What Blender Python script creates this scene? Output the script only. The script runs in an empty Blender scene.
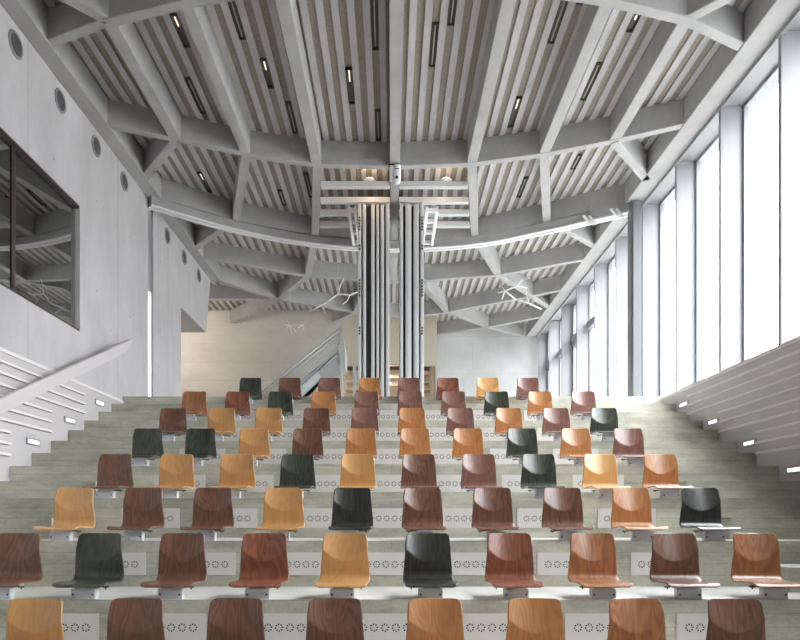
import bpy, bmesh, math, random
from mathutils import Vector, Matrix
random.seed(7)
S = bpy.context.scene
COL = S.collection
E = 1.4                 # eye height above the stage floor
F = 680.0               # focal length in pixels of an 800 px wide frame
HC, HS = 5.8, 6.18      # rib underside and slab underside above the eye
WL, WR, WO = -4.41, 4.64, 4.98
LL, LR = -4.395, 4.47    # faces of the pit linings
LAND = 1.995

# ------------------------------------------------------------------ camera, world, light
cam = bpy.data.cameras.new('camera')
cam.sensor_width = 36.0
cam.lens = F / 800.0 * 36.0
cam.shift_x, cam.shift_y = 0.01125, 0.2475
cam.clip_start, cam.clip_end = 0.05, 300
co = bpy.data.objects.new('camera', cam)
co.location = (0, 0, E)
co.rotation_euler = (math.pi / 2, 0, 0)
COL.objects.link(co)
S.camera = co

w = bpy.data.worlds.new('overcast_sky')
S.world = w
w.use_nodes = True
wn = w.node_tree.nodes
bg = wn['Background']
wl = w.node_tree.links.new
wt = wn.new('ShaderNodeTexCoord')
ws = wn.new('ShaderNodeSeparateXYZ'); wl(wt.outputs['Generated'], ws.inputs[0])
wr = wn.new('ShaderNodeMapRange')          # overcast sky: brighter towards the zenith
wr.inputs['From Min'].default_value, wr.inputs['From Max'].default_value = 0.0, 1.0
wr.inputs['To Min'].default_value, wr.inputs['To Max'].default_value = 2.4, 15.0
wl(ws.outputs['Z'], wr.inputs['Value'])
bg.inputs['Color'].default_value = (0.95, 0.97, 1.0, 1)
wl(wr.outputs['Result'], bg.inputs['Strength'])

S.view_settings.view_transform = 'Standard'
S.view_settings.look = 'None'
S.view_settings.gamma = 1
S.view_settings.use_curve_mapping = False
S.view_settings.exposure = 1.0
S.cycles.max_bounces = 14
S.cycles.diffuse_bounces = 8
S.cycles.transparent_max_bounces = 16

def lamp(name, loc, energy, color, radius=0.08):
    l = bpy.data.lights.new(name, 'POINT')
    l.energy, l.color, l.shadow_soft_size = energy, color, radius
    o = bpy.data.objects.new(name, l)
    o.location = loc
    COL.objects.link(o)

WARM = (1.0, 0.66, 0.36)
lamp('hall_lamp_light', (-6.6, 18.2, E + 5.2), 75, (1.0, 0.90, 0.79), 0.25)
lamp('niche_lamp_light', (-0.2, 22.6, E + 4.35), 40, (1.0, 0.84, 0.66), 0.2)

# ------------------------------------------------------------------ materials
def new_mat(name):
    m = bpy.data.materials.new(name)
    m.use_nodes = True
    nt = m.node_tree
    return m, nt, nt.nodes['Principled BSDF']

def N(nt, kind, **kw):
    n = nt.nodes.new(kind)
    for k, v in kw.items():
        setattr(n, k, v)
    return n

def plain(name, c, rough=0.5, metal=0.0, spec=0.5, emit=0.0):
    m, nt, b = new_mat(name)
    b.inputs['Base Color'].default_value = (*c, 1)
    b.inputs['Roughness'].default_value = rough
    b.inputs['Metallic'].default_value = metal
    b.inputs['Specular IOR Level'].default_value = spec
    # slight surface mottling
    tc = N(nt, 'ShaderNodeTexCoord')
    no = N(nt, 'ShaderNodeTexNoise')
    no.inputs['Scale'].default_value = 9
    nt.links.new(tc.outputs['Object'], no.inputs['Vector'])
    mr = N(nt, 'ShaderNodeMapRange')
    mr.inputs['To Min'].default_value = max(0.0, rough - 0.05)
    mr.inputs['To Max'].default_value = min(1.0, rough + 0.05)
    nt.links.new(no.outputs['Fac'], mr.inputs['Value'])
    nt.links.new(mr.outputs['Result'], b.inputs['Roughness'])
    if emit:
        b.inputs['Emission Color'].default_value = (*c, 1)
        b.inputs['Emission Strength'].default_value = emit
    return m

def concrete(name, c, var=0.14, scale=1.3, rough=0.75, stretch=(1, 1, 1), boards=None, joints=None, spec=0.35, holes=False):
    """mottled cast concrete; boards = (length, height, strength) of the shuttering boards; joints = Y positions of panel joints"""
    m, nt, b = new_mat(name)
    L = nt.links.new
    tc = N(nt, 'ShaderNodeTexCoord')
    mp = N(nt, 'ShaderNodeMapping')
    mp.inputs['Scale'].default_value = stretch
    L(tc.outputs['Object'], mp.inputs['Vector'])
    n1 = N(nt, 'ShaderNodeTexNoise')
    n1.inputs['Scale'].default_value = scale
    n1.inputs['Detail'].default_value = 9
    n1.inputs['Roughness'].default_value = 0.68
    L(mp.outputs['Vector'], n1.inputs['Vector'])
    r = N(nt, 'ShaderNodeValToRGB')
    r.color_ramp.elements[0].position = 0.3
    r.color_ramp.elements[1].position = 0.72
    r.color_ramp.elements[0].color = (*[x * (1 - var) for x in c], 1)
    r.color_ramp.elements[1].color = (*[min(1, x * (1 + var)) for x in c], 1)
    L(n1.outputs['Fac'], r.inputs['Fac'])
    col = r.outputs['Color']
    n2 = N(nt, 'ShaderNodeTexNoise')
    n2.inputs['Scale'].default_value = 55
    n2.inputs['Detail'].default_value = 3
    L(tc.outputs['Object'], n2.inputs['Vector'])
    mr = N(nt, 'ShaderNodeMapRange')
    mr.inputs['To Min'].default_value = 1 - var * 0.5
    mr.inputs['To Max'].default_value = 1 + var * 0.5
    L(n2.outputs['Fac'], mr.inputs['Value'])
    mx = N(nt, 'ShaderNodeMix', data_type='RGBA', blend_type='MULTIPLY')
    mx.inputs['Factor'].default_value = 1
    L(col, mx.inputs['A']); L(mr.outputs['Result'], mx.inputs['B'])
    col = mx.outputs['Result']
    if boards:
        bl, bh, bs = boards
        sx = N(nt, 'ShaderNodeSeparateXYZ'); L(tc.outputs['Object'], sx.inputs[0])
        cx = N(nt, 'ShaderNodeCombineXYZ')
        L(sx.outputs['X'], cx.inputs['X']); L(sx.outputs['Z'], cx.inputs['Y'])
        br = N(nt, 'ShaderNodeTexBrick')
        br.inputs['Scale'].default_value = 1
        br.inputs['Brick Width'].default_value = bl
        br.inputs['Row Height'].default_value = bh
        br.inputs['Mortar Size'].default_value = 0.0035
        br.inputs['Mortar Smooth'].default_value = 0.3
        br.inputs['Color1'].default_value = (1 - bs, 1 - bs, 1 - bs, 1)
        br.inputs['Color2'].default_value = (1 + bs * .4, 1 + bs * .4, 1 + bs * .4, 1)
        br.inputs['Mortar'].default_value = (0.72, 0.72, 0.70, 1)
        L(cx.outputs[0], br.inputs['Vector'])
        m2 = N(nt, 'ShaderNodeMix', data_type='RGBA', blend_type='MULTIPLY')
        m2.inputs['Factor'].default_value = 1
        L(col, m2.inputs['A']); L(br.outputs['Color'], m2.inputs['B'])
        col = m2.outputs['Result']
    if joints:
        sx = N(nt, 'ShaderNodeSeparateXYZ'); L(tc.outputs['Object'], sx.inputs[0])
        for y0 in joints:
            cp = N(nt, 'ShaderNodeMath', operation='COMPARE')
            cp.inputs[1].default_value = y0
            cp.inputs[2].default_value = 0.012
            L(sx.outputs['Y'], cp.inputs[0])
            ml = N(nt, 'ShaderNodeMath', operation='MULTIPLY')
            ml.inputs[1].default_value = 0.55
            L(cp.outputs[0], ml.inputs[0])
            m3 = N(nt, 'ShaderNodeMix', data_type='RGBA')
            m3.inputs['B'].default_value = (*[x * 0.6 for x in c], 1)
            L(ml.outputs[0], m3.inputs['Factor']); L(col, m3.inputs['A'])
            col = m3.outputs['Result']
    L(col, b.inputs['Base Color'])
    b.inputs['Roughness'].default_value = rough
    b.inputs['Specular IOR Level'].default_value = spec
    bp = N(nt, 'ShaderNodeBump')
    bp.inputs['Strength'].default_value = 0.12
    bp.inputs['Distance'].default_value = 0.01
    L(n1.outputs['Fac'], bp.inputs['Height'])
    L(bp.outputs['Normal'], b.inputs['Normal'])
    return m

def wood(name, dark, light, rough=0.34, fig=0.5):
    m, nt, b = new_mat(name)
    L = nt.links.new
    tc = N(nt, 'ShaderNodeTexCoord')
    oi = N(nt, 'ShaderNodeObjectInfo')
    ml = N(nt, 'ShaderNodeMath', operation='MULTIPLY'); ml.inputs[1].default_value = 37.0
    L(oi.outputs['Random'], ml.inputs[0])
    ad = N(nt, 'ShaderNodeVectorMath', operation='ADD')
    L(tc.outputs['Object'], ad.inputs[0]); L(ml.outputs[0], ad.inputs[1])
    mp = N(nt, 'ShaderNodeMapping')
    mp.inputs['Scale'].default_value = (1.0, 0.25, 0.22)
    L(ad.outputs[0], mp.inputs['Vector'])
    n1 = N(nt, 'ShaderNodeTexNoise')
    n1.inputs['Scale'].default_value = 6.0
    n1.inputs['Detail'].default_value = 2
    n1.inputs['Distortion'].default_value = 0.4
    L(mp.outputs[0], n1.inputs['Vector'])
    sn = N(nt, 'ShaderNodeMath', operation='MULTIPLY'); sn.inputs[1].default_value = 75.0
    L(n1.outputs['Fac'], sn.inputs[0])
    si = N(nt, 'ShaderNodeMath', operation='SINE'); L(sn.outputs[0], si.inputs[0])
    mr = N(nt, 'ShaderNodeMapRange'); mr.inputs['From Min'].default_value = -1
    mr.inputs['To Min'].default_value = 0.5 - fig * 0.5; mr.inputs['To Max'].default_value = 0.5 + fig * 0.5
    L(si.outputs[0], mr.inputs['Value'])
    mp2 = N(nt, 'ShaderNodeMapping'); mp2.inputs['Scale'].default_value = (1.0, 0.06, 0.05)
    L(ad.outputs[0], mp2.inputs['Vector'])
    n2 = N(nt, 'ShaderNodeTexNoise'); n2.inputs['Scale'].default_value = 130; n2.inputs['Detail'].default_value = 4
    L(mp2.outputs[0], n2.inputs['Vector'])
    av = N(nt, 'ShaderNodeMix', data_type='FLOAT'); av.inputs['Factor'].default_value = 0.5
    L(mr.outputs['Result'], av.inputs['A']); L(n2.outputs['Fac'], av.inputs['B'])
    r = N(nt, 'ShaderNodeValToRGB')
    r.color_ramp.elements[0].position = 0.2; r.color_ramp.elements[1].position = 0.8
    r.color_ramp.elements[0].color = (*dark, 1); r.color_ramp.elements[1].color = (*light, 1)
    L(av.outputs['Result'], r.inputs['Fac'])
    L(r.outputs['Color'], b.inputs['Base Color'])
    b.inputs['Roughness'].default_value = rough
    b.inputs['Coat Weight'].default_value = 0.85
    b.inputs['Coat Roughness'].default_value = 0.24
    return m

M = {}
M['rib'] = concrete('rib_concrete', (0.39, 0.382, 0.382), 0.12, 2.2, 0.8)
M['strip'] = concrete('slab_strip_concrete', (0.47, 0.455, 0.455), 0.18, 3.0, 0.8, (1, .4, 1))
M['groove'] = concrete('acoustic_infill', (0.275, 0.25, 0.215), 0.25, 60, 0.95, spec=0.1)
M['wall'] = concrete('wall_concrete', (0.50, 0.478, 0.492), 0.16, 1.1, 0.7, (1, 1, .45), joints=(8.26, 10.98, 13.45, 14.9))
M['wall_warm'] = concrete('back_wall_concrete', (0.62, 0.59, 0.54), 0.13, 0.7, 0.75, (1, 1, 1.8), boards=(2.4, 0.55, 0.04))
M['wall_grey'] = concrete('rear_wall_concrete', (0.60, 0.60, 0.60), 0.15, 0.8, 0.7, boards=(2.6, 1.2, 0.02))
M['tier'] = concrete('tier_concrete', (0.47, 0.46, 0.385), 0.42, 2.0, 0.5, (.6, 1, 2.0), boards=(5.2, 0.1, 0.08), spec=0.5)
M['tread'] = concrete('lit_tread_concrete', (0.70, 0.69, 0.65), 0.12, 2.0, 0.4)  # paler tier concrete for upward faces; window light put into the colour
M['post'] = plain('grey_painted_post', (0.17, 0.18, 0.19), 0.5)
M['railpaint'] = plain('rail_paint', (0.56, 0.53, 0.535), 0.45)
M['soffit'] = concrete('lintel_concrete', (0.60, 0.57, 0.53), 0.08, 1.0, 0.8)
M['lining'] = plain('painted_lining_boards', (0.50, 0.475, 0.478), 0.55)
M['lining_lip'] = plain('painted_lining_lips', (0.70, 0.665, 0.655), 0.5)
M['white'] = plain('white_paint', (0.80, 0.80, 0.81), 0.45)
M['fin'] = plain('light_grey_window_fins', (0.28, 0.28, 0.292), 0.5)
M['alu'] = plain('grey_aluminium', (0.42, 0.44, 0.46), 0.38, 0.5)
M['frame'] = plain('grey_window_frame', (0.30, 0.31, 0.33), 0.5)
M['panel_edge'] = plain('partition_edge_aluminium', (0.72, 0.73, 0.74), 0.4, 0.1)
M['bracket'] = plain('zinc_bracket', (0.66, 0.69, 0.73), 0.35, 0.25)
M['screw'] = plain('dark_screw_steel', (0.08, 0.08, 0.08), 0.5, 0.7)
M['black'] = plain('black_rubber', (0.012, 0.012, 0.013), 0.7)
M['dark'] = plain('dark_trough', (0.075, 0.07, 0.06), 0.6)
M['darkframe'] = plain('dark_brown_frame', (0.035, 0.022, 0.022), 0.45)
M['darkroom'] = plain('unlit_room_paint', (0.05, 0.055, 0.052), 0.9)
M['vent'] = plain('pale_vent_plate', (0.64, 0.62, 0.585), 0.55)
M['hole'] = plain('vent_slot_black', (0.015, 0.015, 0.015), 0.8)
M['disc'] = plain('vent_disc_grey', (0.07, 0.072, 0.075), 0.6)
M['ring'] = plain('vent_ring_grey', (0.24, 0.24, 0.25), 0.5)
M['tube'] = plain('strip_lamp_tube', (1.0, 0.90, 0.74), 0.5, emit=0.7)
M['tubeoff'] = plain('unlit_lamp_tube', (0.45, 0.43, 0.40), 0.4)
M['steplamp'] = plain('step_lamp_diffuser', (1.0, 0.99, 0.97), 0.5, emit=1.1)
M['uplamp'] = plain('uplight_glow', (1.0, 0.86, 0.66), 0.5, emit=4.0)
M['slotlamp'] = plain('jamb_light_strip', (1.0, 1.0, 1.0), 0.5, emit=0.9)
M['beige'] = wood('pale_birch_cladding', (0.52, 0.45, 0.37), (0.60, 0.53, 0.44), 0.5, 0.2)
M['steel'] = plain('galvanised_stair_steel', (0.52, 0.54, 0.53), 0.45, 0.4)
M['steelblue'] = plain('stair_stringer_grey', (0.42, 0.46, 0.48), 0.5)
M['paving'] = concrete('outdoor_paving', (0.26, 0.26, 0.25), 0.1, 0.5, 0.9)
M['bark'] = plain('pale_bark', (0.22, 0.21, 0.20), 0.9)
M['rim'] = plain('plywood_edge', (0.62, 0.47, 0.33), 0.45)

def glass(name, tint, refl, rough=0.0):
    m = bpy.data.materials.new(name)
    m.use_nodes = True
    nt = m.node_tree
    nt.nodes.clear()
    out = N(nt, 'ShaderNodeOutputMaterial')
    t = N(nt, 'ShaderNodeBsdfTransparent'); t.inputs['Color'].default_value = (*tint, 1)
    g = N(nt, 'ShaderNodeBsdfGlossy'); g.inputs['Roughness'].default_value = rough
    lw = N(nt, 'ShaderNodeLayerWeight'); lw.inputs['Blend'].default_value = 0.5
    pw = N(nt, 'ShaderNodeMath', operation='POWER'); pw.inputs[1].default_value = refl[2]
    nt.links.new(lw.outputs['Facing'], pw.inputs[0])
    fr = N(nt, 'ShaderNodeMath', operation='MULTIPLY_ADD'); fr.inputs[1].default_value = refl[1]; fr.inputs[2].default_value = refl[0]
    nt.links.new(pw.outputs[0], fr.inputs[0])
    mx = N(nt, 'ShaderNodeMixShader')
    nt.links.new(fr.outputs[0], mx.inputs[0]); nt.links.new(t.outputs[0], mx.inputs[1]); nt.links.new(g.outputs[0], mx.inputs[2])
    nt.links.new(mx.outputs[0], out.inputs['Surface'])
    return m
M['glass'] = glass('clear_window_glass', (0.97, 0.985, 0.985), (0.02, 0.5, 5.0))
M['tinted'] = glass('dark_window_glass', (0.45, 0.5, 0.47), (0.18, 1.0, 1.8))

# ------------------------------------------------------------------ mesh helpers
class MB:
    def __init__(s):
        s.v, s.f, s.m, s.sm = [], [], [], []
    def add(s, vs, fs, mi=0, smooth=False):
        o = len(s.v)
        s.v += [tuple(p) for p in vs]
        for f in fs:
            s.f.append([o + i for i in f]); s.m.append(mi); s.sm.append(smooth)
        return s
    def box(s, x0, x1, y0, y1, z0, z1, mi=0):
        x0, x1 = min(x0, x1), max(x0, x1); y0, y1 = min(y0, y1), max(y0, y1); z0, z1 = min(z0, z1), max(z0, z1)
        vs = [(x, y, z) for z in (z0, z1) for y in (y0, y1) for x in (x0, x1)]
        return s.add(vs, [(0, 2, 3, 1), (4, 5, 7, 6), (0, 1, 5, 4), (2, 6, 7, 3), (0, 4, 6, 2), (1, 3, 7, 5)], mi)
    def prism(s, pts, ext, mi=0):
        """closed outline pts (3D, planar) swept by vector ext"""
        n = len(pts)
        e = Vector(ext)
        nrm = Vector((0, 0, 0))
        for i in range(n):
            nrm += Vector(pts[i]).cross(Vector(pts[(i + 1) % n]))
        if nrm.dot(e) > 0:
            pts = pts[::-1]
        vs = [Vector(p) for p in pts] + [Vector(p) + e for p in pts]
        fs = [tuple(range(n)), tuple(range(2 * n - 1, n - 1, -1))]
        for i in range(n):
            j = (i + 1) % n
            fs.append((j, i, n + i, n + j))
        return s.add(vs, fs, mi)
    def beam(s, a, b, wd, z0, z1, mi=0, e0=0.0, e1=0.0):
        a, b = Vector(a), Vector(b)
        d = (b - a).normalized(); nn = Vector((-d.y, d.x)) * wd / 2
        a = a - d * e0; b = b + d * e1
        q = [a - nn, b - nn, b + nn, a + nn]
        return s.prism([(p.x, p.y, z0) for p in q], (0, 0, z1 - z0), mi)
    def tube(s, path, r, n=8, mi=0, r1=None):
        P = [Vector(p) for p in path]
        k = len(P)
        vs, fs = [], []
        up = Vector((0.3, 0.2, 1)).normalized()
        for i, p in enumerate(P):
            d = (P[min(i + 1, k - 1)] - P[max(i - 1, 0)]).normalized()
            u = d.cross(up)
            if u.length < 1e-3: u = d.cross(Vector((1, 0, 0)))
            u.normalize(); v = d.cross(u)
            rr = r if r1 is None else r + (r1 - r) * i / (k - 1)
            for q in range(n):
                a = 2 * math.pi * q / n
                vs.append(p + (u * math.cos(a) + v * math.sin(a)) * rr)
        for i in range(k - 1):
            for q in range(n):
                q2 = (q + 1) % n
                fs.append((i * n + q, (i + 1) * n + q, (i + 1) * n + q2, i * n + q2))
        fs.append(tuple(range(n))); fs.append(tuple(range(k * n - 1, (k - 1) * n - 1, -1)))
        return s.add(vs, fs, mi, True)
    def lathe(s, c, axis, prof, n=28, mi=0):
        """prof = [(radius, offset along axis)...]"""
        a = Vector(axis).normalized()
        u = a.orthogonal().normalized(); v = a.cross(u)
        c = Vector(c); k = len(prof)
        vs, fs = [], []
        for r, h in prof:
            for q in range(n):
                t = 2 * math.pi * q / n
                vs.append(c + a * h + (u * math.cos(t) + v * math.sin(t)) * r)
        for i in range(k - 1):
            for q in range(n):
                q2 = (q + 1) % n
                fs.append((i * n + q, i * n + q2, (i + 1) * n + q2, (i + 1) * n + q))
        fs.append(tuple(range(n - 1, -1, -1))); fs.append(tuple(range((k - 1) * n, k * n)))
        return s.add(vs, fs, mi)
    def mesh(s, name, mats, bevel=0.0):
        me = bpy.data.meshes.new(name)
        me.from_pydata(s.v, [], s.f)
        for m in (mats if isinstance(mats, (list, tuple)) else [mats]):
            me.materials.append(m)
        me.polygons.foreach_set('material_index', s.m)
        me.polygons.foreach_set('use_smooth', s.sm)
        bm = bmesh.new(); bm.from_mesh(me)
        bmesh.ops.recalc_face_normals(bm, faces=bm.faces)
        if bevel:
            bmesh.ops.bevel(bm, geom=[e for e in bm.edges if e.calc_face_angle(0) > 0.8], offset=bevel, segments=2, affect='EDGES', clamp_overlap=True)
        bm.to_mesh(me); bm.free()
        me.update()
        return me
    def build(s, name, mats, parent=None, loc=None, bevel=0.0):
        o = bpy.data.objects.new(name, s.mesh(name, mats, bevel))
        COL.objects.link(o)
        if parent: o.parent = parent
        if loc: o.location = loc
        return o

def tag(o, label=None, cat=None, group=None, kind=None):
    if label: o['label'] = label
    if cat: o['category'] = cat
    if group: o['group'] = group
    if kind: o['kind'] = kind
    return o

def empty(name, loc=(0, 0, 0)):
    o = bpy.data.objects.new(name, None)
    o.empty_display_size = 0.1
    o.location = loc
    COL.objects.link(o)
    return o

def clone(o, parent=None):
    c = o.copy()
    COL.objects.link(c)
    c.parent = parent
    for ch in list(o.children):
        clone(ch, c)
    return c

def Z(z): return z + E
ORD = ['first', 'second', 'third', 'fourth', 'fifth', 'sixth', 'seventh', 'eighth', 'ninth', 'tenth', 'eleventh', 'twelfth', 'thirteenth', 'fourteenth', 'fifteenth', 'sixteenth', 'seventeenth', 'eighteenth', 'nineteenth', 'twentieth']

def ye(j): return (23.5 - j) * 0.475          # front edge of half step j (0 = hall landing)
def ze(j): return LAND - 0.1995 * j

# ------------------------------------------------------------------ floor, tiers, landing
fl = MB()
fl.box(LL - .14, LR + .17, -6, ye(15), E * 0 - 0.2, 0)
for k in range(1, 9):                        # seating tiers
    j = 17 - 2 * k
    y1 = ye(j - 2) if k < 8 else ye(0)
    fl.box(LL, LR, ye(j), y1, -0.2, Z(ze(j)))
fl.box(-12, 5.25, ye(0), 27, Z(LAND) - 0.35, Z(LAND))
fl.box(LL, LR, ye(0), ye(0) + 0.3, -0.2, Z(LAND) - 0.35)
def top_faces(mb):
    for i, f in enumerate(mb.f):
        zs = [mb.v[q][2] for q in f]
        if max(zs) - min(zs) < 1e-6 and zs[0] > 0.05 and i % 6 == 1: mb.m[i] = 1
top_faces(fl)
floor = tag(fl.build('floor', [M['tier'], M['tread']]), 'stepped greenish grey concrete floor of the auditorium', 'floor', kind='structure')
for sgn in (-1, 1):                          # half steps of both aisles
    for j in range(2, 17, 2):
        x0, x1 = (LL, -3.2) if sgn < 0 else (3.2, LR)
        mb = MB()
        zb = Z(ze(j + 1)) if j < 16 else 0
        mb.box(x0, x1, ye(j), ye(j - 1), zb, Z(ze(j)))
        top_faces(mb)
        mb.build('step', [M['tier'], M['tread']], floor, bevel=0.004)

# ------------------------------------------------------------------ side linings of the pit
def lining(x_face, sgn, idx):
    mb = MB()
    left = sgn < 0
    xb = x_face + sgn * (0.14 if left else 0.165)
    zt = 1.90 if left else 1.965
    mb.box(x_face, xb, -6, ye(0) - 0.02, -0.1, Z(zt))
    if left: mb.box(xb, WL + 0.0, -6, ye(0) - .02, Z(zt) - 0.001, Z(zt))
    mb.box(x_face - sgn * 0.014, x_face + sgn * 0.012, -6, ye(0) - 0.02, Z(zt - .022), Z(zt + .02), 1)
    for i in range(1, 27):
        g = (i + 2) // 3
        zc = (1.878 if left else 1.935) - 0.13 * i
        y1 = ye(2 * g + (1 if left else 0)) - 0.02
        if y1 < -4: continue
        # lip: sloped shelf under each board
        q = [(x_face + sgn * .001, y1, Z(zc)), (x_face - sgn * 0.034, y1, Z(zc + 0.002)), (x_face - sgn * 0.034, y1, Z(zc + 0.028)), (x_face + sgn * .001, y1, Z(zc + 0.04))]
        mb.prism(q, (0, -6 - y1, 0), 1)
    return tag(mb.build('trim_%d' % idx, [M['lining'], M['lining_lip']]), 'ribbed horizontal board lining on the %s side of the stepped seating' % ('left' if sgn < 0 else 'right'), 'wall panelling', kind='structure')
lining(LL, -1, 1)
lining(LR, 1, 2)

# ------------------------------------------------------------------ left wall
mb = MB()
xo = WL - 0.35
WY0, WY1, WZ0, WZ1 = 3.6, 9.64, 2.64, 4.42
mb.box(xo, WL, -6, 12.34, Z(1.90), Z(WZ0))
mb.box(xo, WL, -6, 12.34, Z(WZ1), Z(HS))
mb.box(xo, WL, -6, WY0, Z(WZ0), Z(WZ1))
mb.box(xo, WL, WY1, 12.34, Z(WZ0), Z(WZ1))
mb.box(xo, WL - 0.08, 12.34, 12.62, Z(LAND), Z(HS))
mb.box(xo, WL, 12.62, 14.28, Z(LAND), Z(HS))
pts = [(WL, 14.28, Z(4.42)), (WL, 16.2, Z(4.42)), (WL, 16.72, Z(HS)), (WL, 14.28, Z(HS))]
mb.prism(pts, (-4.5, 0, 0))
wall_left = tag(mb.build('wall_left', M['wall']), 'smooth pale grey concrete left wall', 'wall', kind='structure')
# tie holes
mb = MB()
for yy, zz in ((8.9, 4.7), (10.2, 4.75), (10.2, 3.4), (11.5, 4.75), (11.5, 3.4), (10.7, 2.95), (13.0, 4.9), (13.0, 3.6)):
    mb.lathe((WL - 0.01, yy, Z(zz)), (1, 0, 0), [(0.016, 0), (0.016, 0.0115)], 12)
mb.build('tie_hole_plug', M['ring'], wall_left)
# light strip in the partition jamb
jl = empty('wall_strip_light', (WL - 0.05, 12.48, Z(LAND)))
tag(jl, 'tall thin glowing light strip in the left wall joint', 'light')
MB().box(-0.03, 0.02, -0.13, 0.13, 0.0, 3.75).build('channel', M['alu'], jl)
MB().box(0.021, 0.03, -0.05, 0.07, 0.02, 2.15).build('diffuser', M['slotlamp'], jl)

# dark side window with unlit room behind it
win = empty('window_1', (WL, WY1, Z(WZ0)))
tag(win, 'large dark window reflecting the ceiling in the left wall', 'window', kind='structure')
mb = MB()
d0, d1 = -0.10, -0.01
h = WZ1 - WZ0; Lw = WY1 - WY0
mb.box(d0, d1, -Lw, 0, h - 0.035, h); mb.box(d0, d1, -Lw, 0, 0, 0.03)
mb.box(d0, d0 + .02, -0.012, 0, 0.03, h - .035); mb.box(d0, d1, -Lw, -Lw + 0.05, 0.03, h - .035)
mb.build('window_frame', M['darkframe'], win)
mb = MB()
for yy in (8.04, 5.9):
    mb.box(-0.10, -0.05, yy - WY1 - 0.035, yy - WY1 + 0.035, 0.03, h - 0.035)
mb.build('mullion', M['darkframe'], win)
for a, b in ((-Lw + .05, 5.865 - WY1), (5.935 - WY1, 8.005 - WY1), (8.075 - WY1, -0.012)):
    MB().box(-0.075, -0.063, a, b, 0.03, h - 0.035).build('pane', M['tinted'], win)
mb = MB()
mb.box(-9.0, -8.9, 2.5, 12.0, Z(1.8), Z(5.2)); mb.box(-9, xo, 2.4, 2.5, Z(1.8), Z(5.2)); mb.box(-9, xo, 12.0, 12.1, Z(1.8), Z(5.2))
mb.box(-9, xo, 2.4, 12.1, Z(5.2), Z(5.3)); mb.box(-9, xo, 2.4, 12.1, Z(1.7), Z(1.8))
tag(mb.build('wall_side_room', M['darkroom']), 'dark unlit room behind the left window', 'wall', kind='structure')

# round wall vents
pv = empty('round_wall_vent')
mb = MB()
mb.lathe((0, 0, 0), (1, 0, 0), [(0.150, 0.0), (0.152, 0.010), (0.146, 0.016), (0.118, 0.016), (0.114, 0.004)], 36)
mb.build('ring', M['ring'], pv)
MB().lathe((0, 0, 0), (1, 0, 0), [(0.114, 0.0), (0.114, 0.009), (0.05, 0.013)], 32).build('disc', M['disc'], pv)
vy = [7.98, 9.06, 10.16, 11.23, 13.39, 14.49, 15.58]
vl = ['round grey wall vent above the mullion of the dark window', 'round grey wall vent above the far end of the dark window',
      'round grey wall vent, third along the top of left wall', 'round grey wall vent just before the joint in the left wall',
      'round grey wall vent first beyond the light strip joint', 'round grey wall vent over the doorway, middle of the far three',
      'round grey wall vent farthest away near the corner of left wall']
for i, y in enumerate(vy):
    o = pv if i == 0 else clone(pv)
    o.location = (WL, y, Z(5.555))
    tag(o, vl[i], 'vent', 'round vents along the left wall')

# ------------------------------------------------------------------ rear walls and niche
mb = MB(); mb.box(-12, -1.5, 20.3, 20.6, Z(LAND), Z(HS + .3))
tag(mb.build('wall_back_left', M['wall_warm']), 'warm grey board-marked concrete wall behind the staircase', 'wall', kind='structure')
mb = MB(); mb.box(1.44, 5.2, 21.7, 23.6, Z(LAND), Z(HS + .3))
tag(mb.build('wall_back_right', M['wall_grey']), 'pale grey concrete wall at the far right end of the hall', 'wall', kind='structure')
mb = MB(); mb.box(-12.2, -12, 12, 27, Z(LAND), Z(HS + .3)); mb.box(-12, -4.75, 12.2, 12.4, Z(LAND), Z(HS + .3))
tag(mb.build('wall_hall_left', M['wall_warm']), 'concrete wall closing the side hall', 'wall', kind='structure')
mb = MB(); mb.box(-1.7, -1.5, 20.6, 25.2, Z(LAND), Z(HS + .3)); mb.box(-1.5, 5.2, 25.2, 25.4, Z(LAND), Z(HS + .3))
mb.box(-1.5, 1.4, 20.75, 21.0, Z(4.68), Z(HS + .3)); mb.box(1.40, 1.439, 21.72, 23.6, Z(LAND), Z(HS)); mb.box(3.0, 3.2, 23.6, 25.2, Z(LAND), Z(HS + .3))
tag(mb.build('wall_niche', M['beige']), 'pale birch clad niche wall glowing warm behind the partition', 'wall', kind='structure')
mb = MB(); mb.box(-4.8, 5.3, -6.3, -6, -0.2, Z(HS + .3))
tag(mb.build('wall_front', M['wall']), 'concrete wall behind the viewer', 'wall', kind='structure')

# ------------------------------------------------------------------ ceiling: striped slab and ribs
mb = MB()
mb.box(-4.9, 5.2, -6.2, 27.2, Z(HS + 0.03), Z(HS + 0.35), 0)
mb.box(-12.2, -4.9, 12.0, 27.2, Z(HS + 0.03), Z(HS + 0.35), 0)
k = -62
while True:
    xc = -0.108 + 0.19 * k
    k += 1
    if xc > 4.95: break
    if xc < -12: continue
    y0 = -6.2 if xc > -4.6 else 16.75
    mb.box(xc - 0.045, xc + 0.045, y0, 25.2, Z(HS), Z(HS + 0.031), 1)
ceiling = tag(mb.build('ceiling', [M['groove'], M['strip']]), 'striped concrete slab with a net of deep concrete ribs', 'ceiling', kind='structure')

def C(u, v): return (u * HC, v * HC)
RC = [0]
def rib(a, b, wd=0.15, e=0.0):
    mb = MB()
    RC[0] += 1
    mb.beam(C(*a), C(*b), wd, Z(HC) + 0.0025 * (RC[0] % 9), Z(HS + 0.02), e0=e, e1=e)
    mb.build('rib', M['rib'], ceiling, bevel=0.006)

def chain(pts, wd=0.14):
    for a, b in zip(pts, pts[1:]): rib(a, b, wd, 0.03)

u0 = 0.011
L1, R1, L2, R2, L3, R3, WLb, WRb = -.2105, .229, -.40, .422, -.57, .595, -.735, .757
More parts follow.
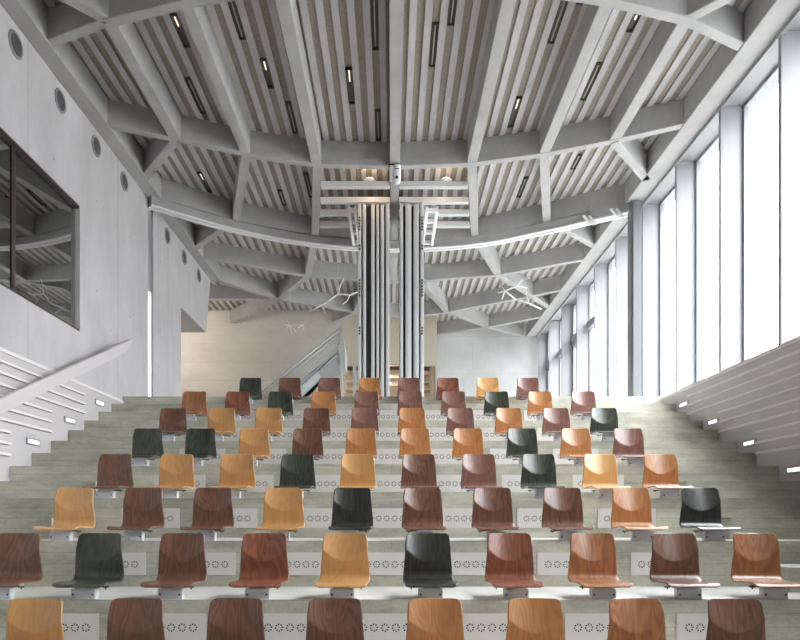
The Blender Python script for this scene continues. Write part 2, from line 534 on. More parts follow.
# longitudinal ribs of the main field
A1 = {L3: 1.375, L2: 1.325, L1: 1.285, u0: 1.27, R1: 1.285, R2: 1.322, R3: 1.372}
A2 = {L3: 1.806, L2: 1.878, L1: 1.932, u0: 1.943, R1: 1.929, R2: 1.878, R3: 1.811}
for u in (L3, L2, L1, u0, R1, R2, R3):
    rib((u, A1[u]), (u, A2[u]), 0.165 if u != L2 else 0.15)
chain([(WLb, 1.445)] + [(u, A1[u]) for u in (L3, L2, L1, u0, R1, R2, R3)] + [(WRb, 1.455)], 0.14)
chain([(WLb, 1.737)] + [(u, A2[u]) for u in (L3, L2, L1, u0, R1, R2, R3)] + [(WRb, 1.735)], 0.14)
# nearer field (above the viewer)
rib((L3, A1[L3]), (WLb, 1.205)); rib((R3, A1[R3]), (WRb, 1.205))
for u, x in ((L2, -.53), (L1, -.284), (u0, u0), (R1, .30), (R2, .545)):
    rib((u, A1[u]), (x, 0.78 if abs(x) < .4 else 0.9))
chain([(WLb, 1.04), (-.53, .9), (-.284, .78), (u0, .73), (.30, .78), (.545, .9), (WRb, 1.04)])
for u in (-.57, -.40, -.21, u0, .229, .422, .595): rib((u, -0.9), (u, 0.95 if abs(u) > .45 else .82))
# second field
rib((L3, A2[L3]), (WLb, 2.02)); rib((R3, A2[R3]), (WRb, 2.015))
B3 = [(-.525, 2.305), (-.27, 2.425), (u0, 2.47), (.30, 2.43), (.53, 2.313)]
rib((L2, A2[L2]), B3[0]); rib((L1, A2[L1]), B3[1]); rib((u0, A2[u0]), B3[2], 0.15); rib((R1, A2[R1]), B3[3]); rib((R2, A2[R2]), B3[4])
chain([(WLb - .01, 2.13)] + B3 + [(WRb + .01, 2.165)], 0.14)
# third field behind the partition line
rib((-.555, 2.33), (WLb, 2.535)); rib((.58, 2.34), (WRb, 2.52))
chain([(WLb, 2.62), (-.376, 2.81), (-.148, 2.87), (u0, 2.885), (.16, 2.865), (.442, 2.81), (WRb, 2.635)], 0.14)
chain([B3[1], (-.345, 2.82), (-.514, 3.125), (-.70, 3.37), (-.9, 3.6)], 0.15)
chain([B3[3], (.442, 2.81), (.757, 3.25)], 0.17)
rib(B3[2], (u0, 2.885), 0.16)
chain([(WLb, 2.87), (-.514, 3.125), (-.173, 3.32), (.05, 3.40), (.273, 3.32), (.62, 3.09), (WRb, 2.99)], 0.14)
chain([(u0, 2.885), (.143, 2.96), (.273, 3.32), (.51, 3.58), (.77, 3.79)], 0.15)
chain([(u0, 2.885), (-.10, 2.97), (-.173, 3.32), (-.287, 3.49)], 0.15)
chain([(WRb, 3.39), (.51, 3.58), (.25, 3.71)], 0.14)
rib((-.514, 3.125), (-1.6, 3.12), 0.14); rib((-.9, 3.6), (-1.6, 3.12), .14); rib((-1.2, 3.6), (-.9, 3.125), .14)
# edge beams along both walls
for y0, y1, xa, xb in ((-6, 16.72, WL, -4.18), (-6, 21.7, 4.32, WR)):
    mb = MB(); mb.box(xa, xb, y0, y1, Z(HC), Z(HS + .02)); mb.build('edge_beam', M['rib'], ceiling, bevel=0.006)

# ------------------------------------------------------------------ window wall on the right
FY = [8.12 + 1.483 * i for i in range(-6, 10)]
mb = MB()
mb.box(WR, WO + 0.2, -6, 21.7, Z(HC), Z(HS + .3))
mb.box(WR, WO + 0.2, -6, 21.7, Z(LAND) - 0.4, Z(LAND))
mb.box(LR + .165, WO + .2, -6, ye(0), -0.1, Z(LAND) - .4)
mb.box(WR - 0.01, WR + 0.045, -6, 21.69, Z(HC - 0.05), Z(HC))
mb.box(WR, WO + .2, -6, FY[0] - .03, Z(LAND), Z(HC))
wall_right = tag(mb.build('wall_right', M['fin']), 'white window wall with deep vertical fins on the right', 'wall', kind='structure')
for y in FY:
    mb = MB(); mb.box(WR, WO + 0.06, y - 0.03, y + 0.03, Z(LAND), Z(HC))
    mb.build('fin', M['fin'], wall_right, bevel=0.004)
for i, (a, b) in enumerate(zip(FY, FY[1:])):
    a += 0.03; b -= 0.03
    wn_ = empty('window_%d' % (i + 2), (WO, a, Z(LAND)))
    tag(wn_, 'tall clear window pane between white fins', 'window', kind='structure')
    Wd, Ht = b - a, HC - LAND
    mb = MB(); t = 0.045
    mb.box(-0.03, 0.03, 0, t, 0, Ht); mb.box(-0.03, 0.03, Wd - t, Wd, 0, Ht)
    mb.box(-0.03, 0.03, t, Wd - t, 0, t); mb.box(-0.03, 0.03, t, Wd - t, Ht - t, Ht)
    mb.build('window_frame', M['frame'], wn_)
    if a > 14.9:
        zt = 4.78 - LAND
        MB().box(-0.10, 0.03, t, Wd - t, zt - 0.09, zt + 0.09).build('transom', M['fin'], wn_)
        if 16.8 < a < 18.4 or a > 19.6:
            mb = MB()
            for z0_, z1_ in ((t, zt - .09), (zt + .09, Ht - t)):
                mb.box(-0.055, 0.03, 0.10, 0.16, z0_, z1_)
                mb.box(-0.055, 0.03, 0.45, 0.53, z0_, z1_); mb.box(-0.055, 0.03, 1.30, 1.36, z0_, z1_)
                mb.box(-0.055, 0.03, 0.53, 1.30, z0_, z0_ + .07); mb.box(-0.055, 0.03, 0.53, 1.30, z1_ - .07, z1_)
            mb.build('casement', M['frame'], wn_)
        for z0_, z1_ in ((t, zt - .09), (zt + .09, Ht - t)):
            MB().box(0.0, 0.012, t, Wd - t, z0_, z1_).build('pane', M['glass'], wn_)
    else:
        MB().box(0.0, 0.012, t, Wd - t, t, Ht - t).build('pane', M['glass'], wn_)

# jamb post of the partition on the window side
mb = MB(); mb.box(4.37, 4.555, 12.36, 12.56, Z(LAND), Z(HC - .03))
mb.box(4.39, 4.41, 12.33, 12.36, Z(LAND), Z(HC - .03))
tag(mb.build('partition_post', M['post'], bevel=0.004), 'grey steel partition post standing against the window wall', 'post')

# outside: paving and bare trees
MB().box(5.25, 90, -40, 110, Z(LAND) - 0.7, Z(LAND) - 0.5).build('ground', M['paving'])
tag(bpy.data.objects['ground'], 'pale paved ground outside the windows', 'ground', kind='structure')
def tree(loc, hgt, label, seed):
    rnd = random.Random(seed)
    t = empty('bare_tree', loc)
    tag(t, label, 'tree', 'bare trees outside the windows')
    tr = MB(); tr.tube([(0, 0, 0), (0.05, 0.03, hgt * .25), (-0.03, .05, hgt * .5), (0.05, 0, hgt * .75)], 0.11, 7, r1=0.04)
    tr.build('trunk', M['bark'], t)
    br = MB()
    def grow(p, d, l, r, lev):
        q = p + d * l
        mid = p + d * l * .5 + Vector((rnd.uniform(-.08, .08), rnd.uniform(-.08, .08), 0.05)) * l
        br.tube([p, mid, q], r, 4, r1=r * .5)
        if lev > 0:
            for _ in range(4):
                nd = (d + Vector((rnd.uniform(-1, 1), rnd.uniform(-1, 1), rnd.uniform(-.3, .8))) * .75).normalized()
                grow(p + d * l * rnd.uniform(.4, 1), nd, l * .62, r * .55, lev - 1)
    for i in range(11):
        z = hgt * rnd.uniform(.2, .75)
        a = rnd.uniform(0, 6.28)
        grow(Vector((0, 0, z)), Vector((math.cos(a), math.sin(a), .75)).normalized(), hgt * .26, 0.028, 3)
    br.build('branches', M['bark'], t)
gz = Z(LAND) - 0.5
tree((14.5, 27, gz), 6.2, 'bare tree seen low through the nearest tall window', 1)
tree((14.8, 32.5, gz), 7.2, 'bare tree seen through the second tall window', 2)
tree((15.0, 37, gz), 7.6, 'bare tree seen beyond the third tall window', 3)
tree((12.6, 45, gz), 9.5, 'bare tree seen through the far casement windows', 4)

# ------------------------------------------------------------------ ventilation panels in the risers
vp = empty('ventilation_panel')
PL, PH = 0.59, 0.2
MB().box(-PL / 2, PL / 2, -0.008, 0.0, -PH / 2, PH / 2).build('plate', M['vent'], vp, bevel=0.002)
sw = MB()
for q in range(8):
    a = 2 * math.pi * q / 8
    def pt(r, t): return (r * math.cos(t), -0.0092, r * math.sin(t))
    sw.prism([pt(0.015, a - 0.10), pt(0.031, a - 0.10), pt(0.031, a + 0.42), pt(0.021, a + 0.22)], (0, 0.0012, 0))
swm = sw.mesh('swirl_outlet', M['hole'])
for q in range(6):
    o = bpy.data.objects.new('swirl_outlet', swm)
    COL.objects.link(o); o.parent = vp; o.location = ((q - 2.5) * 0.08, 0, -0.005)
PXC = [-2.435, -1.65, -0.86, -0.005, 0.78, 1.57, 2.385]
first = True
for tier in range(2, 9):
    j = 17 - 2 * tier
    for i, x in enumerate(PXC):
        o = vp if first else clone(vp)
        first = False
        o.location = (x, ye(j), Z(ze(j)) - 0.2)
        rown = 'front' if tier == 2 else ORD[tier - 2]
        tag(o, 'pale vent panel with swirl outlets, %s from left behind the %s chair row' % (ORD[i], rown), 'vent', 'ventilation panels in the risers')

# ------------------------------------------------------------------ chairs
def shell_mesh():
    prof = [(-0.428, 0.096), (-0.425, 0.106), (-0.414, 0.114), (-0.385, 0.119), (-0.34, 0.119), (-0.29, 0.117), (-0.24, 0.115), (-0.19, 0.113), (-0.145, 0.113),
            (-0.105, 0.117), (-0.080, 0.124), (-0.062, 0.136), (-0.052, 0.153), (-0.050, 0.172)]
    def ylow(z): return -0.050 - 0.10 * (z - 0.172) if z > .19 else -0.050 - 0.05 * (z - .172)
    zz = 0.18
    while zz < 0.4801:
        prof.append((ylow(zz), zz)); zz += 0.01
    P = []
    for a, b in zip(prof, prof[1:]):
        P.append(a); P.append(((a[0] + b[0]) / 2, (a[1] + b[1]) / 2))
    P.append(prof[-1])
    n = 40
    vs, fs = [], []
    ln = [0]
    for a, b in zip(P, P[1:]): ln.append(ln[-1] + math.hypot(b[0] - a[0], b[1] - a[1]))
    tot = ln[-1]
    for i, (y, z) in enumerate(P):
        s = ln[i]
        if z < 0.13 and y < -0.08:
            hw = 0.188 + 0.007 * min(1, s / 0.25)
        else:
            t = (z - 0.12) / 0.36
            hw = 0.195 - 0.030 * max(0, t)
        rc = 0.032
        for d in (s, tot - s):
            if d < rc: hw -= rc - math.sqrt(max(0, rc * rc - (rc - d) ** 2))
        for q in range(n + 1):
            x = -hw + 2 * hw * q / n
            yy, zz = y, z
            if z > 0.14:
                # flat lower back meeting a concave, backward tilted upper back along a parabola
                z0 = 0.264
                up = ylow(z0) + 0.27 * (z - z0) - 1.16 * x * x
                yy = max(y, up)
                if abs(up - y) < 0.0016: yy += (0.0016 - abs(up - y)) * 0.25
            elif y < -0.1:
                zz += 0.010 * (x / 0.2) ** 2 * min(1, max(0, (-y - .1) / .1)) * (1 if y > -.36 else max(0, (y + .43) / .07))
            vs.append((x, yy, zz))
    m = n + 1
    for i in range(len(P) - 1):
        for q in range(n):
            fs.append((i * m + q, i * m + q + 1, (i + 1) * m + q + 1, (i + 1) * m + q))
    me = bpy.data.meshes.new('seat_shell')
    me.from_pydata(vs, [], fs)
    me.polygons.foreach_set('use_smooth', [True] * len(fs))
    bm = bmesh.new(); bm.from_mesh(me)
    bmesh.ops.recalc_face_normals(bm, faces=bm.faces)
    bm.faces.ensure_lookup_table()
    top = [f for f in bm.faces if f.calc_center_median().z < 0.11 and abs(f.calc_center_median().x) < .05]
    if sum(f.normal.z for f in top) < 0: bmesh.ops.reverse_faces(bm, faces=bm.faces)
    bm.to_mesh(me); bm.free()
    ob = bpy.data.objects.new('tmp_shell', me)
    COL.objects.link(ob)
    md = ob.modifiers.new('s', 'SOLIDIFY')
    md.thickness = 0.011; md.offset = -1; md.use_rim = True; md.material_offset_rim = 1
    me.materials.append(M['rim']); me.materials.append(M['rim'])
    dg = bpy.context.evaluated_depsgraph_get()
    out = bpy.data.meshes.new_from_object(ob.evaluated_get(dg))
    bpy.data.objects.remove(ob)
    return out
base_shell = shell_mesh()
WOODS = {
    'h': ('honey-coloured', (0.48, 0.235, 0.078), (0.61, 0.33, 0.125), 0.5),
    'l': ('light honey', (0.58, 0.30, 0.10), (0.72, 0.42, 0.17), 0.4),
    'o': ('orange-brown', (0.37, 0.150, 0.046), (0.52, 0.235, 0.085), 0.6),
    'c': ('copper-brown', (0.26, 0.095, 0.036), (0.41, 0.17, 0.066), 0.9),
    'r': ('reddish brown', (0.16, 0.050, 0.028), (0.29, 0.095, 0.050), 0.8),
    'b': ('dark brown', (0.095, 0.038, 0.024), (0.225, 0.098, 0.058), 0.6),
    'm': ('mauve-brown', (0.16, 0.070, 0.054), (0.275, 0.128, 0.098), 0.6),
    'g': ('dark green', (0.016, 0.025, 0.014), (0.052, 0.060, 0.034), 0.9),
    'k': ('black', (0.010, 0.012, 0.009), (0.036, 0.036, 0.028), 0.9),
}
RIMS = {'g': (0.20, 0.21, 0.15), 'k': (0.42, 0.33, 0.26), 'h': (0.72, 0.50, 0.27), 'l': (0.76, 0.56, 0.33), 'o': (0.66, 0.40, 0.2), 'c': (0.56, 0.32, 0.17), 'r': (0.52, 0.27, 0.19), 'b': (0.50, 0.29, 0.20), 'm': (0.56, 0.33, 0.26)}
SH = {}
for kk, (nm, d, l, fg) in WOODS.items():
    me = base_shell.copy(); me.name = 'seat_shell'
    me.materials.clear()
    me.materials.append(wood(nm.replace(' ', '_').replace('-', '_') + '_veneer', d, l, 0.42, fg))
    me.materials.append(plain(nm.replace(' ', '_').replace('-', '_') + '_ply_edge', RIMS[kk], 0.45))
    SH[kk] = me
chair = empty('plywood_chair')
sh = bpy.data.objects.new('seat_shell', SH['h']); COL.objects.link(sh); sh.parent = chair
mb = MB()
mb.box(-0.09, 0.09, -0.33, -0.265, 0, 0.074)
mb.box(-0.065, 0.065, -0.322, -0.23, 0.074, 0.1045)
br = mb.build('mounting_bracket', M['bracket'], chair, bevel=0.003)
scm = MB().lathe((0, 0, 0), (0, -1, 0), [(0.0075, 0), (0.0075, 0.004), (0.004, 0.006)], 10).mesh('screw', M['screw'])
for sx in (-1, 1):
    o = bpy.data.objects.new('screw', scm); COL.objects.link(o); o.parent = br; o.location = (sx * 0.072, -0.33, 0.034)
lt = MB()
lt.tube([(0.06, -0.24, 0.086), (0.125, -0.26, 0.086), (0.14, -0.265, 0.078), (0.138, -0.265, 0.066)], 0.005, 6)
lt.tube([(0.118, -0.26, 0.082), (0.158, -0.258, 0.084)], 0.006, 6)
latch = lt.build('release_lever', M['screw'], chair)
ROWS = [
    (-4, 'hbbboocb'),
    (-5, 'bgbrhkrcbc'),
    (-5, 'lbbhkbbbok'),
    (-5, 'bhhghbmglo'),
    (-5, 'gghboooGom'.lower()),
    (-5, 'bhhbmomomg'),
    (-5, 'crgommmgom'),
    (-4, 'gbmomrlm'),
]
first = True
for r, (k0, cols) in enumerate(ROWS, 1):
    j = 17 - 2 * r
    for i, ch in enumerate(cols):
        o = chair if first else clone(chair)
        first = False
        x = (0.433 + k0 + i) * 0.640 + 0.012 + random.uniform(-.008, .008)
        o.location = (x, (3.6 + r) * 0.95 + 0.024, Z(ze(j)))
        o.rotation_euler = (0, 0, math.radians(random.uniform(-1.5, 1.5)))
        for c in o.children:
            if c.name.startswith('seat_shell'): c.data = SH[ch]
            if c.name.startswith('release_lever') and x > 0.2: c.scale = (-1, 1, 1)
        rown = 'front row' if r == 1 else ('back row' if r == 8 else ORD[r - 1] + ' row from the front')
        tag(o, '%s moulded plywood chair, %s from left in the %s' % (WOODS[ch][0], ORD[i], rown), 'chair', 'plywood chairs on the concrete tiers')

# ------------------------------------------------------------------ step lights and handrail
sl = empty('step_light')
MB().box(-0.014, 0, -0.16, 0.16, -0.042, 0.042).build('housing', M['alu'], sl, bevel=0.003)
MB().box(-0.017, -0.0135, -0.115, 0.115, -0.019, 0.019).build('lens', M['steplamp'], sl)
first = True
for sgn, xf in ((-1, LL), (1, LR)):
    for g in range(1, 6 if sgn < 0 else 5):
        o = sl if first else clone(sl)
        first = False
        o.location = (xf, ye(2 * g) + (0.03 if sgn < 0 else 0.16), Z(ze(2 * g) + 0.135))
        o.rotation_euler = (0, 0, 0 if sgn > 0 else math.pi)
        tag(o, 'small glowing step light, %s from the top in the %s lining' % (ORD[g - 1], 'left' if sgn < 0 else 'right'), 'step light', 'step lights in the board linings')
hr = empty('handrail', (-4.2, 10.98, Z(2.81)))
tag(hr, 'broad white sloping handrail on the left wall', 'handrail')
mb = MB()
def hy(y): return 2.81 + (y - 10.98) * 0.437
y0 = 3.2
q = [(-0.03, y0 - 10.98, hy(y0) - 2.81 - .085), (-0.03, -0.30, hy(10.68) - 2.81 - .085), (-0.03, 0.0, 0.01), (-0.03, 0.0, 0.06), (-0.03, -.05, 0.063), (-0.03, y0 - 10.98, hy(y0) - 2.81 + .085)]
mb.prism(q, (0.06, 0, 0))
mb.build('rail', M['railpaint'], hr, bevel=0.006)
for yy in (10.8, 8.9, 6.2):
    mb = MB(); mb.tube([(-0.03, yy - 10.98, hy(yy) - 2.81 - .03), (WL + 4.2 if yy > 11 else WL + 4.2, yy - 10.98, hy(yy) - 2.81 - .03)], 0.012, 8)
    mb.lathe((WL + 4.2, yy - 10.98, hy(yy) - 2.81 - .03), (1, 0, 0), [(0.03, 0), (0.03, 0.008)], 14)
    mb.build('wall_bracket', M['alu'], hr)

# ------------------------------------------------------------------ recessed strip lights of the slab
LG = [  # px of the near and far end, lit?, label
    (165, 15, 182, 47, 1, 'lit strip light near the top left corner of the ceiling'),
    (180.5, 79, 197.5, 113, 0, 'unlit strip light below the top left lit one'),
    (224, -12, 239, 39, 0, 'dark strip light at the top edge, third bay from left'),
    (256.5, 60, 268, 88, 1, 'short lit strip light in the third bay from left'),
    (282, 103, 293.5, 133, 0, 'dark strip light beside the third rib from left, low down'),
    (202.5, 173, 215.5, 192, 1, 'lit strip light in the left bay beyond the second rib arc'),
    (371.5, -14, 378, 49.6, 0, 'long dark strip light at the top edge left of central rib'),
    (346.5, 69, 353, 103.6, 1, 'lit strip light midway in the bay left of central rib'),
    (376.5, 111, 380.5, 140, 0, 'dark strip light close left of the central rib by the arc'),
    (452, -20, 458.5, 25, 0, 'dark strip light cut by the top edge right of centre'),
    (439, 24, 435, 66.5, 0, 'strip light in the bay right of the central rib'),
    (526, 98, 515, 127, 1, 'lit strip light low in the second bay right of centre'),
    (275, 191, 282, 205, 0, 'dark strip light in the left centre bay behind second arc'),
    (302, 174, 310, 197, 0, 'dark strip light just left of the rib behind second arc'),
    (522, 178, 514, 197, 0, 'dark strip light right of the partition below second arc'),
    (560, 0, 541, 43, 0, 'long strip light at the top edge, third bay right of centre'),
    (634, 13.5, 622, 32, 1, 'short lit strip light near the top right corner'),
    (594, 64, 577, 100, 0, 'strip light along the third rib right of centre'),
    (579, 155, 569, 169, 0, 'small dark strip light on the right beyond second arc'),
    (600, -30, 583, 4, 0, 'strip light cut by the top edge in the right bay'),
]
for xa, ya, xb, yb, lit, lab in LG:
    Ya, Yb = HS * F / (518 - ya), HS * F / (518 - yb)
    X = ((xa - 391) / (518 - ya) + (xb - 391) / (518 - yb)) / 2 * HS
    X = -0.013 + 0.19 * round((X + 0.013) / 0.19)
    ln = Yb - Ya
    o = empty('ceiling_strip_light', (X, (Ya + Yb) / 2, Z(HS)))
    tag(o, lab, 'ceiling light', 'recessed strip lights in the ceiling')
    mb = MB()
    mb.box(-0.045, 0.045, -ln / 2, ln / 2, 0.022, 0.0285)
    for s in (-1, 1):
        mb.box(s * 0.045, s * 0.037, -ln / 2, ln / 2, -0.012, 0.022)
        mb.box(-0.037, 0.037, s * ln / 2, s * (ln / 2 - 0.01), -0.012, 0.022)
    mb.build('housing', M['dark'], o)
    MB().tube([(0.0, -ln * (.45 if lit else .46), 0.008), (0.0, ln * (-.15 if lit else .46), 0.008)], 0.009, 8).build('lamp_tube', M['tube'] if lit else M['tubeoff'], o)

# ------------------------------------------------------------------ partition track along the third arc
mb = MB()
arc = [(-.752, 2.125)] + B3 + [(.782, 2.16)]
# smooth the poly-line
pts = []
for i in range(len(arc) - 1):
    p0 = Vector(arc[max(i - 1, 0)]); p1 = Vector(arc[i]); p2 = Vector(arc[i + 1]); p3 = Vector(arc[min(i + 2, len(arc) - 1)])
    for s in range(6):
        t = s / 6
        pts.append(0.5 * ((2 * p1) + (-p0 + p2) * t + (2 * p0 - 5 * p1 + 4 * p2 - p3) * t * t + (-p0 + 3 * p1 - 3 * p2 + p3) * t ** 3))
pts.append(Vector(arc[-1]))
pts = [Vector((p.x * HC, p.y * HC - 0.02)) for p in pts]
def sweep(mb, pts, off0, off1, z0, z1, mi):
    vs, fs = [], []
    for i, p in enumerate(pts):
        d = (pts[min(i + 1, len(pts) - 1)] - pts[max(i - 1, 0)]).normalized(); nn = Vector((-d.y, d.x))
        for o_, z_ in ((off0, z0), (off1, z0), (off1, z1), (off0, z1)):
            q = p + nn * o_; vs.append((q.x, q.y, z_))
    k_ = len(pts)
    for i in range(k_ - 1):
        for a in range(4):
            b = (a + 1) % 4
            fs.append((i * 4 + a, i * 4 + b, i * 4 + 4 + b, i * 4 + 4 + a))
    fs += [(0, 3, 2, 1), tuple((k_ - 1) * 4 + a for a in range(4))]
    mb.add(vs, fs, mi)
sweep(mb, pts, -0.085, 0.085, Z(HC - 0.155), Z(HC - 0.001), 0)
sweep(mb, pts, -0.095, -0.03, Z(HC - 0.178), Z(HC - 0.155), 1)
sweep(mb, pts, 0.03, 0.095, Z(HC - 0.178), Z(HC - 0.155), 1)
tag(mb.build('partition_track', [M['rib'], M['white']]), 'curved ceiling track for the folding partition under the third rib arc', 'track')

# ------------------------------------------------------------------ parking tracks, ladders, folding panels
tw = 0.10
tl = [('nearest', 11.9), ('second', 12.48), ('third', 12.98), ('fourth', 13.5)]
for nm, y in tl:
    for side, xa, xb in (('left', -1.225 - (y - 11.9) * .115, -0.0185), ('right', 0.146, 1.343 + (y - 11.9) * .138)):
        mb = MB(); mb.box(xa, xb, y - .05, y + .05, Z(HC), Z(HC + 0.07), 0); mb.box(xa, xb, y - .05, y - .02, Z(HC - .025), Z(HC), 0); mb.box(xa, xb, y + .02, y + .05, Z(HC - .025), Z(HC), 0)
        tag(mb.build('parking_track', M['panel_edge']), 'pale cross track %s of the central rib, %s from the viewer' % (side, nm if nm == 'nearest' else nm), 'track', 'cross tracks above the folded partition')
def ladder(x0, x1, y0, y1, label):
    t = empty('track_ladder', (x0, y0, Z(HC - .03)))
    tag(t, label, 'track')
    mb = MB()
    mb.box(0, 0.05, 0, y1 - y0, -0.11, 0.0); mb.box(x1 - x0 - .05, x1 - x0, 0, y1 - y0, -0.11, 0.0)
    mb.build('side_rail', M['white'], t)
    for i in range(4):
        y = (y1 - y0) * i / 3.0
        MB().box(0.05, x1 - x0 - .05, max(0, y - .06), max(.06, y), -0.09, -0.02).build('rung', M['white'], t)
ladder(0.64, 0.88, 12.6, 14.15, 'white ladder-like track frame right of the right panel stack')
ladder(-0.80, -0.64, 12.6, 14.15, 'white track frame left of the left panel stack')

PB, PT = Z(LAND), Z(HC - 0.07)
def panel(x0, x1, gap, y0, label, wide=False, hw=False):
    """folding panel seen edge on"""
    t = empty('folding_panel', ((x0 + x1) / 2, y0, PB))
    tag(t, label, 'partition panel', 'folding partition panels parked edge on')
    hx = (x1 - x0) / 2
    H = PT - PB
    mb = MB()
    mb.box(-hx, hx, 0, 0.95, 0.02, H); mb.box(-hx * .35, hx * .35, -0.012, 0, 0.02, H)
    mb.build('leaf', M['panel_edge'], t, bevel=0.003)
    if gap:
        MB().box(hx, hx + gap, 0.03, 0.93, 0.03, H - .02).build('gasket', M['black'], t)
    tr = MB(); tr.tube([(0, 0.12, H), (0, 0.12, HC - .025 + E - PB)], 0.014, 8); tr.lathe((0, .12, H), (0, 0, 1), [(0.02, 0), (0.02, 0.02)], 12)
    tr.build('trolley', M['white'], t)
    if hw:
        hb = MB()
        for z0_, n_ in ((1.35, 3), (2.05, 6), (2.9, 2), (3.25, 5)):
            for i in range(n_): hb.box(-hx * .5, hx * .5, -0.022, -0.012, z0_ + i * .055, z0_ + i * .055 + .034)
        hb.build('hinge_bolt', M['screw'], t)
sc = 12.4 / 680
def px(p): return (p - 391) * sc
y0 = 12.42
for a, b, g, lab, hwf in (
        (357.8, 361.2, 0, 'grey panel edge with bolts, outermost left of the left stack', True),
        (362.6, 366.0, 5.0, 'grey panel edge beside the widest black gap, left stack', False),
        (371.0, 374.6, 1.6, 'grey panel edge, third from left in the left stack', False),
        (376.2, 379.0, 1.6, 'narrow grey panel edge, fourth from left in the left stack', False),
        (380.6, 384.0, 1.8, 'grey panel edge, fifth from left in the left stack', False),
        (385.8, 389.6, 0, 'broad grey panel edge closest left of the central gap', False),
        (399.8, 403.0, 2.6, 'grey panel edge closest right of the central gap', False),
        (405.6, 411.4, 2.4, 'broad grey panel edge, second in the right stack', False),
        (413.8, 419.0, 0, 'broad grey panel edge, third in the right stack', False),
        (420.4, 424.0, 0, 'grey panel edge with bolts, outermost right of right stack', True)):
    panel(px(a), px(b), max(0, g - .15) * sc, y0, lab, hw=hwf)

# uplights on the nearest cross track
for x, lab in ((-0.375, 'glowing warm uplight on the cross track left of centre'), (0.96, 'glowing warm uplight on the cross track right of centre')):
    o = empty('uplight', (x, 11.9, Z(HC + 0.07)))
    tag(o, lab, 'light', 'warm uplights on the cross track')
    MB().lathe((0, 0, 0), (0, 0, 1), [(0.05, 0), (0.10, 0.02), (0.105, 0.035)], 20).build('dish', M['white'], o)
    MB().lathe((0, 0, 0.03), (0, 0, 1), [(0.085, 0), (0.085, 0.02), (0.05, 0.028)], 20).build('lens', M['uplamp'], o)
    lamp('uplight_light', (x, 11.9, Z(HC + 0.24)), 2.6 if x < 0 else 1.6, WARM, 0.05)

# white ceiling camera on the central rib
cm = empty('ceiling_camera', (0.075, 11.16, Z(HC)))
tag(cm, 'white ceiling camera with black lens on the central rib', 'camera')
MB().box(-0.11, 0.07, -0.02, 0.09, -0.02, 0.0).build('mount_plate', M['black'], cm)
MB().box(-0.10, -0.04, -0.03, 0.05, -0.26, -0.02).build('side_box', M['white'], cm, bevel=0.01)
mb = MB(); mb.lathe((0.02, 0.0, -0.02), (0, 0, -1), [(0.064, 0), (0.068, 0.06), (0.068, 0.22), (0.060, 0.27), (0.035, 0.30)], 24)
mb.build('body', M['white'], cm)
MB().lathe((0.02, -0.060, -0.24), (0, -1, 0), [(0.024, 0), (0.024, 0.012), (0.012, 0.016)], 18).build('lens', M['black'], cm)
MB().box(-0.015, 0.055, -0.071, -0.06, -0.105, -0.092).build('slot', M['black'], cm)

# small twin bars on the track
for x, y, lab in ((3.77, 12.97, 'pair of small white bars on the curved track, left pair'), (4.19, 12.68, 'pair of small white bars on the curved track by the post')):
    o = empty('twin_track_clip', (x, y - .13, Z(HC - 0.14)))
    tag(o, lab, 'fixture')
    for d in (-0.05, 0.05):
        MB().prism([(d - .10, 0, 0.05), (d - .06, 0, 0.06), (d + .07, 0, -0.10), (d + .03, 0, -0.11)], (0, 0.03, 0)).build('bar', M['white'], o)
    MB().box(-0.015, 0.02, 0.0, 0.025, 0.06, 0.22).build('stem', M['alu'], o)

# ------------------------------------------------------------------ branch lamps
def twig(loc, segs, label):
    t = empty('branch_lamp', loc)
    tag(t, label, 'hanging lamp', 'white branching hanging lamps')
    mb = MB()
    for a, b, r in segs:
        mb.tube([Vector(a), (Vector(a) + Vector(b)) / 2 + Vector((0, .02, .01)), Vector(b)], r, 6)
    mb.build('branch', M['white'], t)
    st = MB(); st.tube([(segs[0][0][0], segs[0][0][1], segs[0][0][2]), (segs[0][0][0], segs[0][0][1], Z(HS) + 0.02 - loc[2])], 0.004, 5)
    st.build('wire', M['steel'], t)
def at(p, y, Y): return Vector(((p - 391) * Y / F, Y, Z((518 - y) * Y / F)))
def twig_px(Y, segs, label):
    o = at(segs[0][0], segs[0][1], Y)
    rn = random.Random(int(segs[0][0]))
    cache = {}
    def pp(p, y):
        if (p, y) not in cache: cache[(p, y)] = at(p, y, Y + rn.uniform(-.25, .25)) - o
        return cache[(p, y)]
    cache[(segs[0][0], segs[0][1])] = Vector((0, 0, 0))
    twig(o, [(pp(a, b), pp(c, d), r) for a, b, c, d, r in segs], label)
twig_px(15.2, [(338, 294, 326, 303, .016), (326, 303, 309, 312, .016), (338, 294, 350, 295, .016), (350, 295, 358, 292, .014), (338, 294, 341, 284, .013), (341, 284, 337, 290, .011), (341, 284, 344, 279, .010),
               (322, 306, 325, 313, .012), (350, 295, 347, 301, .012), (347, 301, 343, 304, .010), (326, 303, 331, 300, .010)], 'white branching lamp left of the folded partition')
twig_px(17.0, [(290, 326, 283, 330, .014), (290, 326, 296, 332, .014), (290, 326, 287, 320, .012), (290, 326, 292, 334, .012), (290, 326, 284, 325, .012), (303, 325, 298, 328, .013), (303, 325, 306, 321, .012), (303, 325, 304, 330, .011), (290, 326, 303, 325, .010)], 'small white branching lamp lower over the staircase')
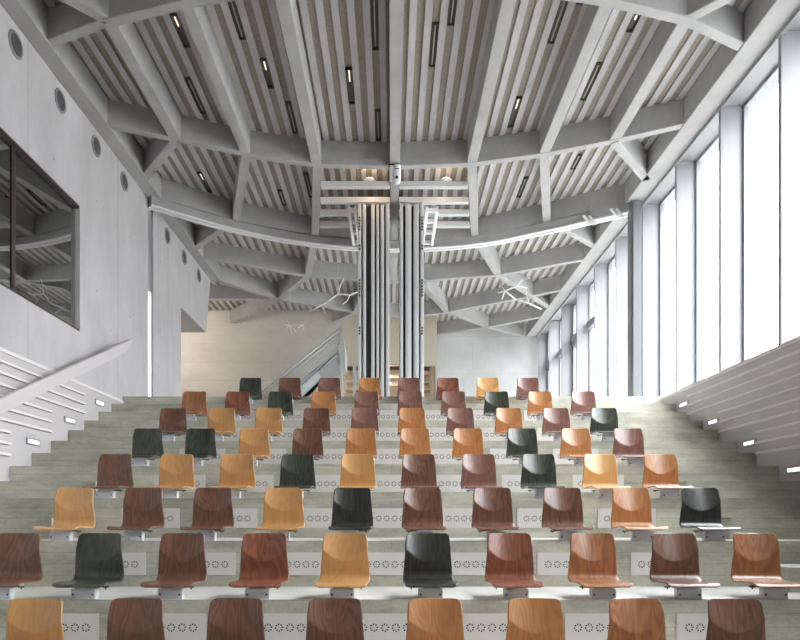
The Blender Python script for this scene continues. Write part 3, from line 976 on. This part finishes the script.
twig_px(15.6, [(505, 291, 517, 286, .018), (517, 286, 523, 279, .016), (523, 279, 530, 278, .012), (505, 291, 498, 293, .016), (505, 291, 502, 299, .014), (505, 291, 501, 285, .012), (505, 291, 516, 300, .018), (516, 300, 528, 303, .018),
               (528, 303, 541, 309, .014), (526, 293, 529, 302, .011), (517, 286, 527, 288, .011)], 'white branching lamp at the right under the ribs')

# ------------------------------------------------------------------ staircase in the left background
Ys = 18.0
st = empty('staircase', (-2.4, Ys, Z(LAND)))
tag(st, 'metal staircase with wire mesh balustrade rising along the back wall', 'staircase')
def ps(p, y, dy=0.0): return at(p, y, Ys) + Vector((0, dy, 0)) - Vector((-2.4, Ys, Z(LAND)))
a, b = ps(232, 416), ps(341, 328)
mb = MB(); mb.tube([a, b], 0.035, 8); mb.tube([ps(232, 421), ps(341, 332.5)], 0.02, 8); mb.build('handrail', M['steel'], st)
c, d = ps(262, 426), ps(345, 350)
mb = MB()
n = 26
for i in range(n + 1):
    t = i / n
    p = a.lerp(b, t); q = c.lerp(d, t)
    mb.tube([p, q], 0.011, 4)
for i in range(1, 9):
    t = i / 9
    mb.tube([a.lerp(c, t), b.lerp(d, t)], 0.011, 4)
mb.build('wire_mesh', M['steel'], st)
mb = MB()
q = [ps(262, 424), ps(345, 347), ps(345, 367), ps(309, 373), ps(262, 436)]
mb.prism([(p.x, p.y, p.z) for p in q], (0, 0.9, 0)); mb.build('flight', M['steelblue'], st)
mb = MB(); p = ps(341, 327); mb.box(p.x - .035, p.x + .035, -.035, .035, 0, p.z); mb.build('post', M['steel'], st)
p = ps(354.5, 366); mb = MB(); mb.box(p.x - .04, p.x + .04, -.04, .04, 0, p.z); mb.build('post', M['steelblue'], st)

# shelves in the warm niche
sv = empty('open_shelf', (-0.2, 21.9, Z(LAND)))
tag(sv, 'pale open shelves glowing warm behind the folded partition', 'shelf')
for z in (2.86, 2.62, 2.37, 2.12, 1.7, 1.2, 0.6, 0.05):
    mb = MB(); mb.box(-1.3, 1.5, 0, 0.5, z, z + 0.06); mb.build('board', M['darkframe'] if z > 2.8 else M['beige'], sv)
for x in (-1.3, -0.4, 0.55, 1.46):
    MB().box(x, x + .05, 0.02, 0.5, 0, 2.86).build('upright', M['beige'], sv)
